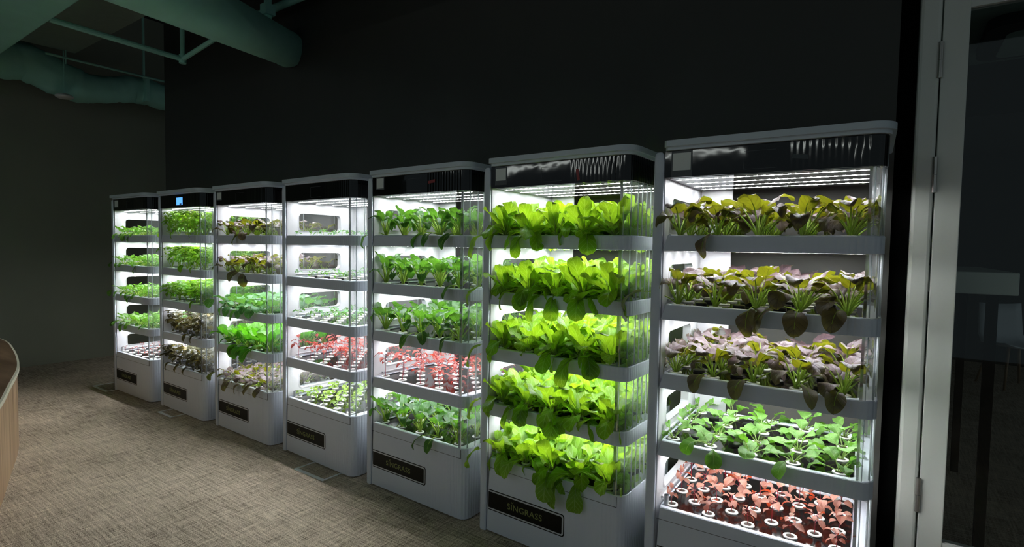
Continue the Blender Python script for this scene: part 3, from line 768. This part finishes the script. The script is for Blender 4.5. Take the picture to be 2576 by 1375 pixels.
def cup_mesh():
    b = MB(); b.lathe([(0.0235, 0.0), (0.0245, 0.002), (0.0235, 0.005), (0.0165, 0.006), (0.0145, 0.005), (0.0140, 0.002)], CUP, n=18)
    b.lathe([(0.0142, 0.003), (0.007, 0.0045), (0.0, 0.005)], MEDIA, n=18); return b
CUPM = cup_mesh().mesh('net_cup', 'auto')

SPEC = {}
def pakchoi(M, St, n_in, n_out, lp, lb, wd, hgt, prof='spoon', cr=0.003, thick=0.0032, droop=(0.9, 1.7), el=(1.5, 0.9)):
    return dict(kind='pak', M=M, S=St, n_in=n_in, n_out=n_out, lp=lp, lb=lb, wd=wd, h=hgt, prof=prof, cr=cr, thick=thick, droop=droop, el=el)
SPEC['purple'] = pakchoi('purple', 'bright', 6, 3, 0.105, 0.108, 0.076, 0.195, 'ovate', 0.0045, 0.0033, (1.7, 2.3), (1.54, 1.0))
SPEC['dark'] = pakchoi('dark', 'bright', 6, 3, 0.105, 0.095, 0.060, 0.205, 'ovate', 0.004, 0.0038, (1.0, 2.4), (1.54, 1.15))
SPEC['bright'] = pakchoi('bright', 'bright', 6, 4, 0.085, 0.105, 0.072, 0.195, 'ovate', 0.003, 0.0034, (0.4, 1.8))
SPEC['romaine'] = pakchoi('romaine', 'pale', 8, 6, 0.030, 0.175, 0.080, 0.205, 'romaine', 0.008, 0.0038, (0.5, 1.9), (1.5, 0.75))
SPEC['young'] = pakchoi('young', 'pale', 3, 2, 0.062, 0.076, 0.062, 0.135, 'spoon', 0.0035, 0.0021, (0.9, 1.5), (1.3, 0.5))
SPEC['pale'] = pakchoi('pale', 'pale', 4, 3, 0.075, 0.095, 0.080, 0.165, 'ovate', 0.004, 0.0024, (0.9, 1.6), (1.4, 0.5))
SPEC['loose'] = pakchoi('young', 'bright', 6, 4, 0.060, 0.090, 0.052, 0.165, 'spoon', 0.004, 0.0026, (0.8, 1.9), (1.4, 0.4))
SPEC['short'] = pakchoi('purple', 'bright', 5, 4, 0.065, 0.085, 0.064, 0.155, 'ovate', 0.0035, 0.0026, (1.2, 2.0), (1.4, 0.7))
SPEC['basil'] = dict(kind='stemmy', M='basil', S='bright', stems=5, h=0.200, nodes=5, lb=0.056, wd=0.036, rad=0.0022)
SPEC['basil_low'] = dict(kind='stemmy', M='basil', S='bright', stems=5, h=0.165, nodes=5, lb=0.058, wd=0.040, rad=0.0022)
SPEC['perilla'] = dict(kind='stemmy', M='perilla', S='brown', stems=4, h=0.160, nodes=4, lb=0.058, wd=0.044, rad=0.0022)
SPEC['amaranth'] = dict(kind='stemmy', M='red', S='red', stems=1, h=0.085, nodes=3, lb=0.052, wd=0.042, rad=0.0016)
SPEC['amaranth_thin'] = dict(kind='stemmy', M='crimson', S='red', stems=1, h=0.105, nodes=3, lb=0.052, wd=0.030, rad=0.0014)
SPEC['pink'] = dict(kind='stemmy', M='crimson', S='red', stems=1, h=0.045, nodes=2, lb=0.018, wd=0.012, rad=0.0011)
SPEC['seed'] = dict(kind='stemmy', M='pale', S='pale', stems=1, h=0.026, nodes=2, lb=0.028, wd=0.018, rad=0.0013)
SPEC['lime'] = dict(kind='stemmy', M='lime', S='pale', stems=1, h=0.038, nodes=3, lb=0.028, wd=0.022, rad=0.0013)

def build_plant(spec, seed, zone, hang):
    """zone: 'mid','left','right' limits sideways growth; hang: leaves that spill over the tray's front lip"""
    rs = random.Random(seed); fo, sm = MB(), MB(); sp = SPEC[spec]; M = LM[sp['M']]; St = SM[sp['S']]
    x0, x1 = -0.13, 0.13
    if zone == 'left': x0 = -0.040
    if zone == 'right': x1 = 0.086
    lim = limiter(x0, x1, sp['h'] if sp['kind'] == 'pak' else 0.198)
    if sp['kind'] == 'pak':
        N = sp['n_in'] + sp['n_out']
        for i in range(N):
            inner = i < sp['n_in']; az = i * 2.399 + rs.uniform(-.3, .3)
            k = i / (N - 1)
            th = sp['el'][0] * (1 - k) + sp['el'][1] * k + rs.uniform(-0.12, 0.12)
            lp = sp['lp'] * (rs.uniform(0.8, 1.05) if inner else rs.uniform(0.55, 0.95)) * (0.75 if i < 2 else 1)
            lb = sp['lb'] * rs.uniform(0.78, 1.1) * (0.75 if i < 2 else 1)
            dr = (sp['droop'][0] if inner else sp['droop'][1]) * rs.uniform(0.7, 1.25)
            leaf(fo, sm, (math.cos(az) * 0.004, math.sin(az) * 0.004, 0.006), az, min(th, 1.5), lp, lb, sp['wd'] * rs.uniform(0.8, 1.1), M, St, rs,
                 droop=dr, pet_curve=rs.uniform(0.05, 0.35) + 0.1 * k, prof=sp['prof'], fold=0.3, cr=sp['cr'], ruf=sp['cr'] * 0.9, rad=sp['thick'],
                 rib=0.6 if sp['prof'] == 'romaine' else 0.5, roll=rs.uniform(-0.35, 0.35), limit=lim, nl=11, nw=6, curl=0.25 if sp['M'] == 'purple' else 0.1)
        for a in hang:
            ln = rs.uniform(0.9, 1.15)
            dist = 0.066 / max(0.35, abs(math.sin(a)))
            lp = sp['lp'] * 0.2 + dist * 0.72
            leaf(fo, sm, (math.cos(a) * 0.006, math.sin(a) * 0.006, 0.008), a, rs.uniform(0.55, 0.95), lp, min(sp['lb'], 0.13) * ln, sp['wd'] * rs.uniform(0.85, 1.1), M, St, rs,
                 droop=rs.uniform(1.3, 1.9), pet_curve=rs.uniform(0.8, 1.1), prof=sp['prof'], fold=0.15, cr=sp['cr'], rad=sp['thick'] * 0.7, rib=0.8, roll=rs.uniform(-0.4, 0.4), nl=9, nw=4)
    else:
        for s_ in range(sp['stems']):
            az0 = rs.uniform(0, 6.28); lean = (rs.uniform(0.1, 0.5) if sp['stems'] > 1 else rs.uniform(0, 0.22)); H = sp['h'] * rs.uniform(0.72, 1.08)
            pts = []; q = Vector((math.cos(az0) * 0.004, math.sin(az0) * 0.004, 0.005)) if sp['stems'] > 1 else Vector((0, 0, 0.005))
            for i in range(7):
                pts.append(q.copy()); le = lean * (1 - 0.09 * i); q = q + Vector((math.cos(az0) * math.sin(le), math.sin(az0) * math.sin(le), math.cos(le))) * H / 6
            if zone != 'mid': pts = [lim(p) for p in pts]
            sm.tube(pts, [sp['rad'] * (1.1 - 0.09 * i) for i in range(7)], St, 5, cap=False)
            nd = sp['nodes']
            for k in range(nd):
                f = 0.42 + 0.58 * (k + 1) / nd if sp['stems'] == 1 else 0.2 + 0.8 * (k + 1) / nd
                j = f * 6; a = int(min(5, j)); p = pts[a].lerp(pts[a + 1], j - a) if j < 6 else pts[6]
                pairs = 2 if k < nd - 1 else (4 if sp['h'] > 0.03 else 3)
                for e in range(pairs):
                    az = k * 1.57 + e * 2 * PI / pairs + rs.uniform(-0.45, 0.45); sc = rs.uniform(0.7, 1.15) * (0.75 if k == nd - 1 and e > 1 else 1) * (0.8 if k == 0 else 1)
                    leaf(fo, sm, p, az, rs.uniform(0.2, 1.0), sp['lb'] * 0.42 * sc, sp['lb'] * sc, sp['wd'] * sc, M, St, rs, droop=rs.uniform(0.7, 1.7), pet_curve=0.2,
                         prof='lance' if sp['M'] in ('red', 'crimson', 'basil') else 'ovate', fold=0.3, cr=0.0016, ruf=0.0012 if sp['M'] == 'perilla' else 0, nl=5, nw=2 if sp['h'] < 0.05 else 4, rad=sp['rad'] * 0.55, rib=0.4, roll=rs.uniform(-0.5, 0.5), limit=lim)
            for a in hang:
                if s_ == 0 and sp['h'] > 0.1:
                    leaf(fo, sm, (0, 0, 0.02), a, 0.8, 0.085, sp['lb'] * 1.3, sp['wd'] * 1.2, M, St, rs, droop=1.7, pet_curve=1.0, prof='ovate', nl=6, nw=4, rad=0.0016)
    return fo, sm

PROTO = {}
NVAR = {'mid': 7, 'left': 3, 'right': 3}
def proto(spec, zone, hang, var, single):
    key = (spec, zone, hang, var, single)
    if key in PROTO: return PROTO[key]
    hangs = {0: (), 1: (-1.75,), 2: (-1.2,), 3: (-1.5, -2.45), 4: (-2.75,), 5: (-1.0, -2.0)}[hang]
    fo, sm = build_plant(spec, sum(ord(c) for c in spec + zone) * 31 + hang * 101 + var * 1009, zone, hangs)
    if single:
        cb = cup_mesh()
        for M_ in (fo, sm):
            base = len(cb.v); cb.v += M_.v
            for i, f in enumerate(M_.f):
                if i in M_.uv: cb.uv[len(cb.f)] = M_.uv[i]
                cb.f.append(tuple(j + base for j in f)); cb.mi.append(cb.m(M_.mats[M_.mi[i]]))
        PROTO[key] = (cb.mesh(spec + '_plant', True),)
    else:
        PROTO[key] = (fo.mesh('foliage', True), sm.mesh('stems', True), CUPM)
    return PROTO[key]

ORD = ['first', 'second', 'third', 'fourth', 'fifth']
ROW4 = ['front', 'second', 'third', 'back']
ROW7 = ['front', 'second', 'third', 'fourth', 'fifth', 'sixth', 'back']
CABN = ['rightmost cabinet', 'second cabinet from right', 'third cabinet from right', 'middle cabinet', 'third cabinet from left', 'second cabinet from left', 'leftmost cabinet']
TIER = ['top', 'second', 'third', 'fourth', 'lowest']
ZT = TT + [ZB]
# cabinet -> five tiers: (species, name, noun, description, fills all 32 holes?, scale)
PC = ('pak_choi', 'vegetable'); 
PLAN = [
 [('purple', 'pak_choi', 'purple pak choi', 0, 1.0), ('purple', 'pak_choi', 'purple pak choi', 0, 1.0), ('purple', 'pak_choi', 'purple pak choi', 0, 0.95), ('young', 'pak_choi', 'young green pak choi', 0, 1.0), ('amaranth', 'red_amaranth', 'red amaranth', 1, 1.0)],
 [('romaine', 'romaine_lettuce', 'bright romaine lettuce', 0, 1.0)] * 5,
 [('dark', 'pak_choi', 'dark pak choi', 0, 0.98), ('dark', 'pak_choi', 'dark pak choi', 0, 1.0), ('dark', 'pak_choi', 'dark pak choi', 0, 0.98), ('amaranth_thin', 'red_amaranth', 'tall red amaranth', 1, 1.0), ('dark', 'pak_choi', 'dark pak choi', 0, 0.98)],
 [('seed', 'green_seedling', 'tiny green seedling', 0, 1.1), ('seed', 'green_seedling', 'tiny green seedling', 0, 1.25), ('seed', 'green_seedling', 'small green seedling', 1, 1.35), ('amaranth_thin', 'red_amaranth', 'crimson amaranth', 1, 0.95), ('lime', 'lime_seedling', 'lime green seedling', 1, 1.2)],
 [('purple', 'pak_choi', 'purple pak choi', 0, 0.80), ('purple', 'pak_choi', 'purple pak choi', 0, 0.90), ('pale', 'leafy_green', 'pale broad-leaved green', 0, 1.0), ('bright', 'pak_choi', 'bright pak choi', 0, 1.0), ('short', 'pak_choi', 'short purple pak choi', 0, 1.0)],
 [('basil', 'bushy_green', 'bushy bright herb', 0, 1.0), ('basil', 'bushy_green', 'bushy bright herb', 0, 0.95), ('basil_low', 'bushy_green', 'bushy bright herb', 0, 1.0), ('perilla', 'dark_leafy_plant', 'dark mottled leafy plant', 0, 0.95), ('perilla', 'dark_leafy_plant', 'dark mottled leafy plant', 0, 0.95)],
 [('loose', 'leafy_green', 'loose green pak choi', 0, 0.85), ('loose', 'leafy_green', 'loose green pak choi', 0, 0.9), ('loose', 'leafy_green', 'loose green pak choi', 0, 0.9), ('loose', 'leafy_green', 'loose green pak choi', 0, 0.95), ('pink', 'pink_sprout', 'tiny pink sprout', 1, 1.1)],
]
CX = [0.048 + 0.144 * k for k in range(5)]
def ry(i): return 0.060 + 0.0725 * i
plugM = MB(); plugM.lathe([(0.0225, 0.0), (0.0235, 0.004), (0.0225, 0.009), (0.019, 0.0105), (0.0, 0.0105)], PLUG, n=18)
PLUGM = plugM.mesh('hole_plug', 'auto')

def place(ci, ti, x, y, spec, nm, desc, col, row, rown, zone, hang, sc, single, group, front):
    var = rnd.randrange(NVAR[zone] if not hang else 3)
    P = proto(spec, zone, hang, var, single)
    rz = rnd.uniform(-PI, PI) if zone == 'mid' and not hang else rnd.uniform(-0.30, 0.30) if hang and zone == 'mid' else rnd.uniform(-0.12, 0.12)
    s_ = sc * rnd.uniform(0.90, 1.05) * ((0.66 + 0.12 * row) if spec == 'amaranth' else 1)
    a = UR[ci]; z = ZT[ti] - 0.006
    loc = (UX[ci] + x * math.cos(a) - y * math.sin(a), UY[ci] + x * math.sin(a) + y * math.cos(a), z)
    if single:
        o = bpy.data.objects.new(nm, P[0]); C.objects.link(o)
    else:
        o = empty(nm)
    o.location = loc; o.rotation_euler[2] = a + rz
    if single: o.scale = (s_, s_, s_)
    else:
        for n_, me in zip(('foliage', 'stems', 'net_cup'), P):
            c = bpy.data.objects.new(n_, me); C.objects.link(c); c.parent = o
            if n_ != 'net_cup': c.scale = (s_, s_, s_)
    tag(o, f'{desc}, {col} from left in {rown} row, {TIER[ti]} tray, {CABN[ci]}', 'plant' if 'seed' in nm or 'sprout' in nm else 'vegetable', group)

def fill():
    for ci in range(7):
        for ti in range(5):
            spec, nm, desc, full, sc = PLAN[ci][ti]
            plural = desc + 's'
            group = f'{plural} on the {TIER[ti]} tray of the {CABN[ci]}'
            single = ci >= 5
            big = not full and spec != 'seed'
            for r in range(7):
                even = r % 2 == 0
                if even:
                    for k in range(5):
                        zone = 'left' if k == 0 else 'right' if k == 4 else 'mid'
                        hang = 0
                        if big and r == 0 and spec != 'young':
                            q = rnd.random(); hang = (4 if k == 0 and q < 0.7 else (1, 2, 3, 5, 0)[int(q * 5)]) if zone != 'right' else (1 if q < .5 else 0)
                            if ci >= 5: hang = hang if q < 0.45 else 0
                            elif spec in ('dark', 'purple') and rnd.random() < 0.35: hang = 0
                        elif big and r == 0: hang = (0, 3, 0, 1, 0)[k]
                        rown = ROW7[r] if full else ROW4[r // 2]
                        place(ci, ti, CX[k], ry(r), spec, nm, desc, ORD[k], r, rown, zone if spec not in ('seed', 'lime', 'pink') else 'mid', hang, sc, single, group, r == 0)
                else:
                    for k in range(4):
                        x = CX[k] + 0.072
                        if full: place(ci, ti, x, ry(r), spec, nm, desc, ORD[k], r, ROW7[r], 'mid', 0, sc, single, group, False)
                        elif (ci == 0 or (ci < 4 and r == 1 and not spec == 'romaine') ) :
                            a = UR[ci]; y = ry(r)
                            o = bpy.data.objects.new('hole_plug', PLUGM); C.objects.link(o)
                            o.location = (UX[ci] + x * math.cos(a) - y * math.sin(a), UY[ci] + x * math.sin(a) + y * math.cos(a), ZT[ti] - 0.006); 
                            tag(o, f'black hole plug, {ORD[k]} from left in {("front", "middle", "back")[r // 2]} plug row, {TIER[ti]} tray, {CABN[ci]}', 'plug', f'black plugs on the {TIER[ti]} tray of the {CABN[ci]}')
fill()
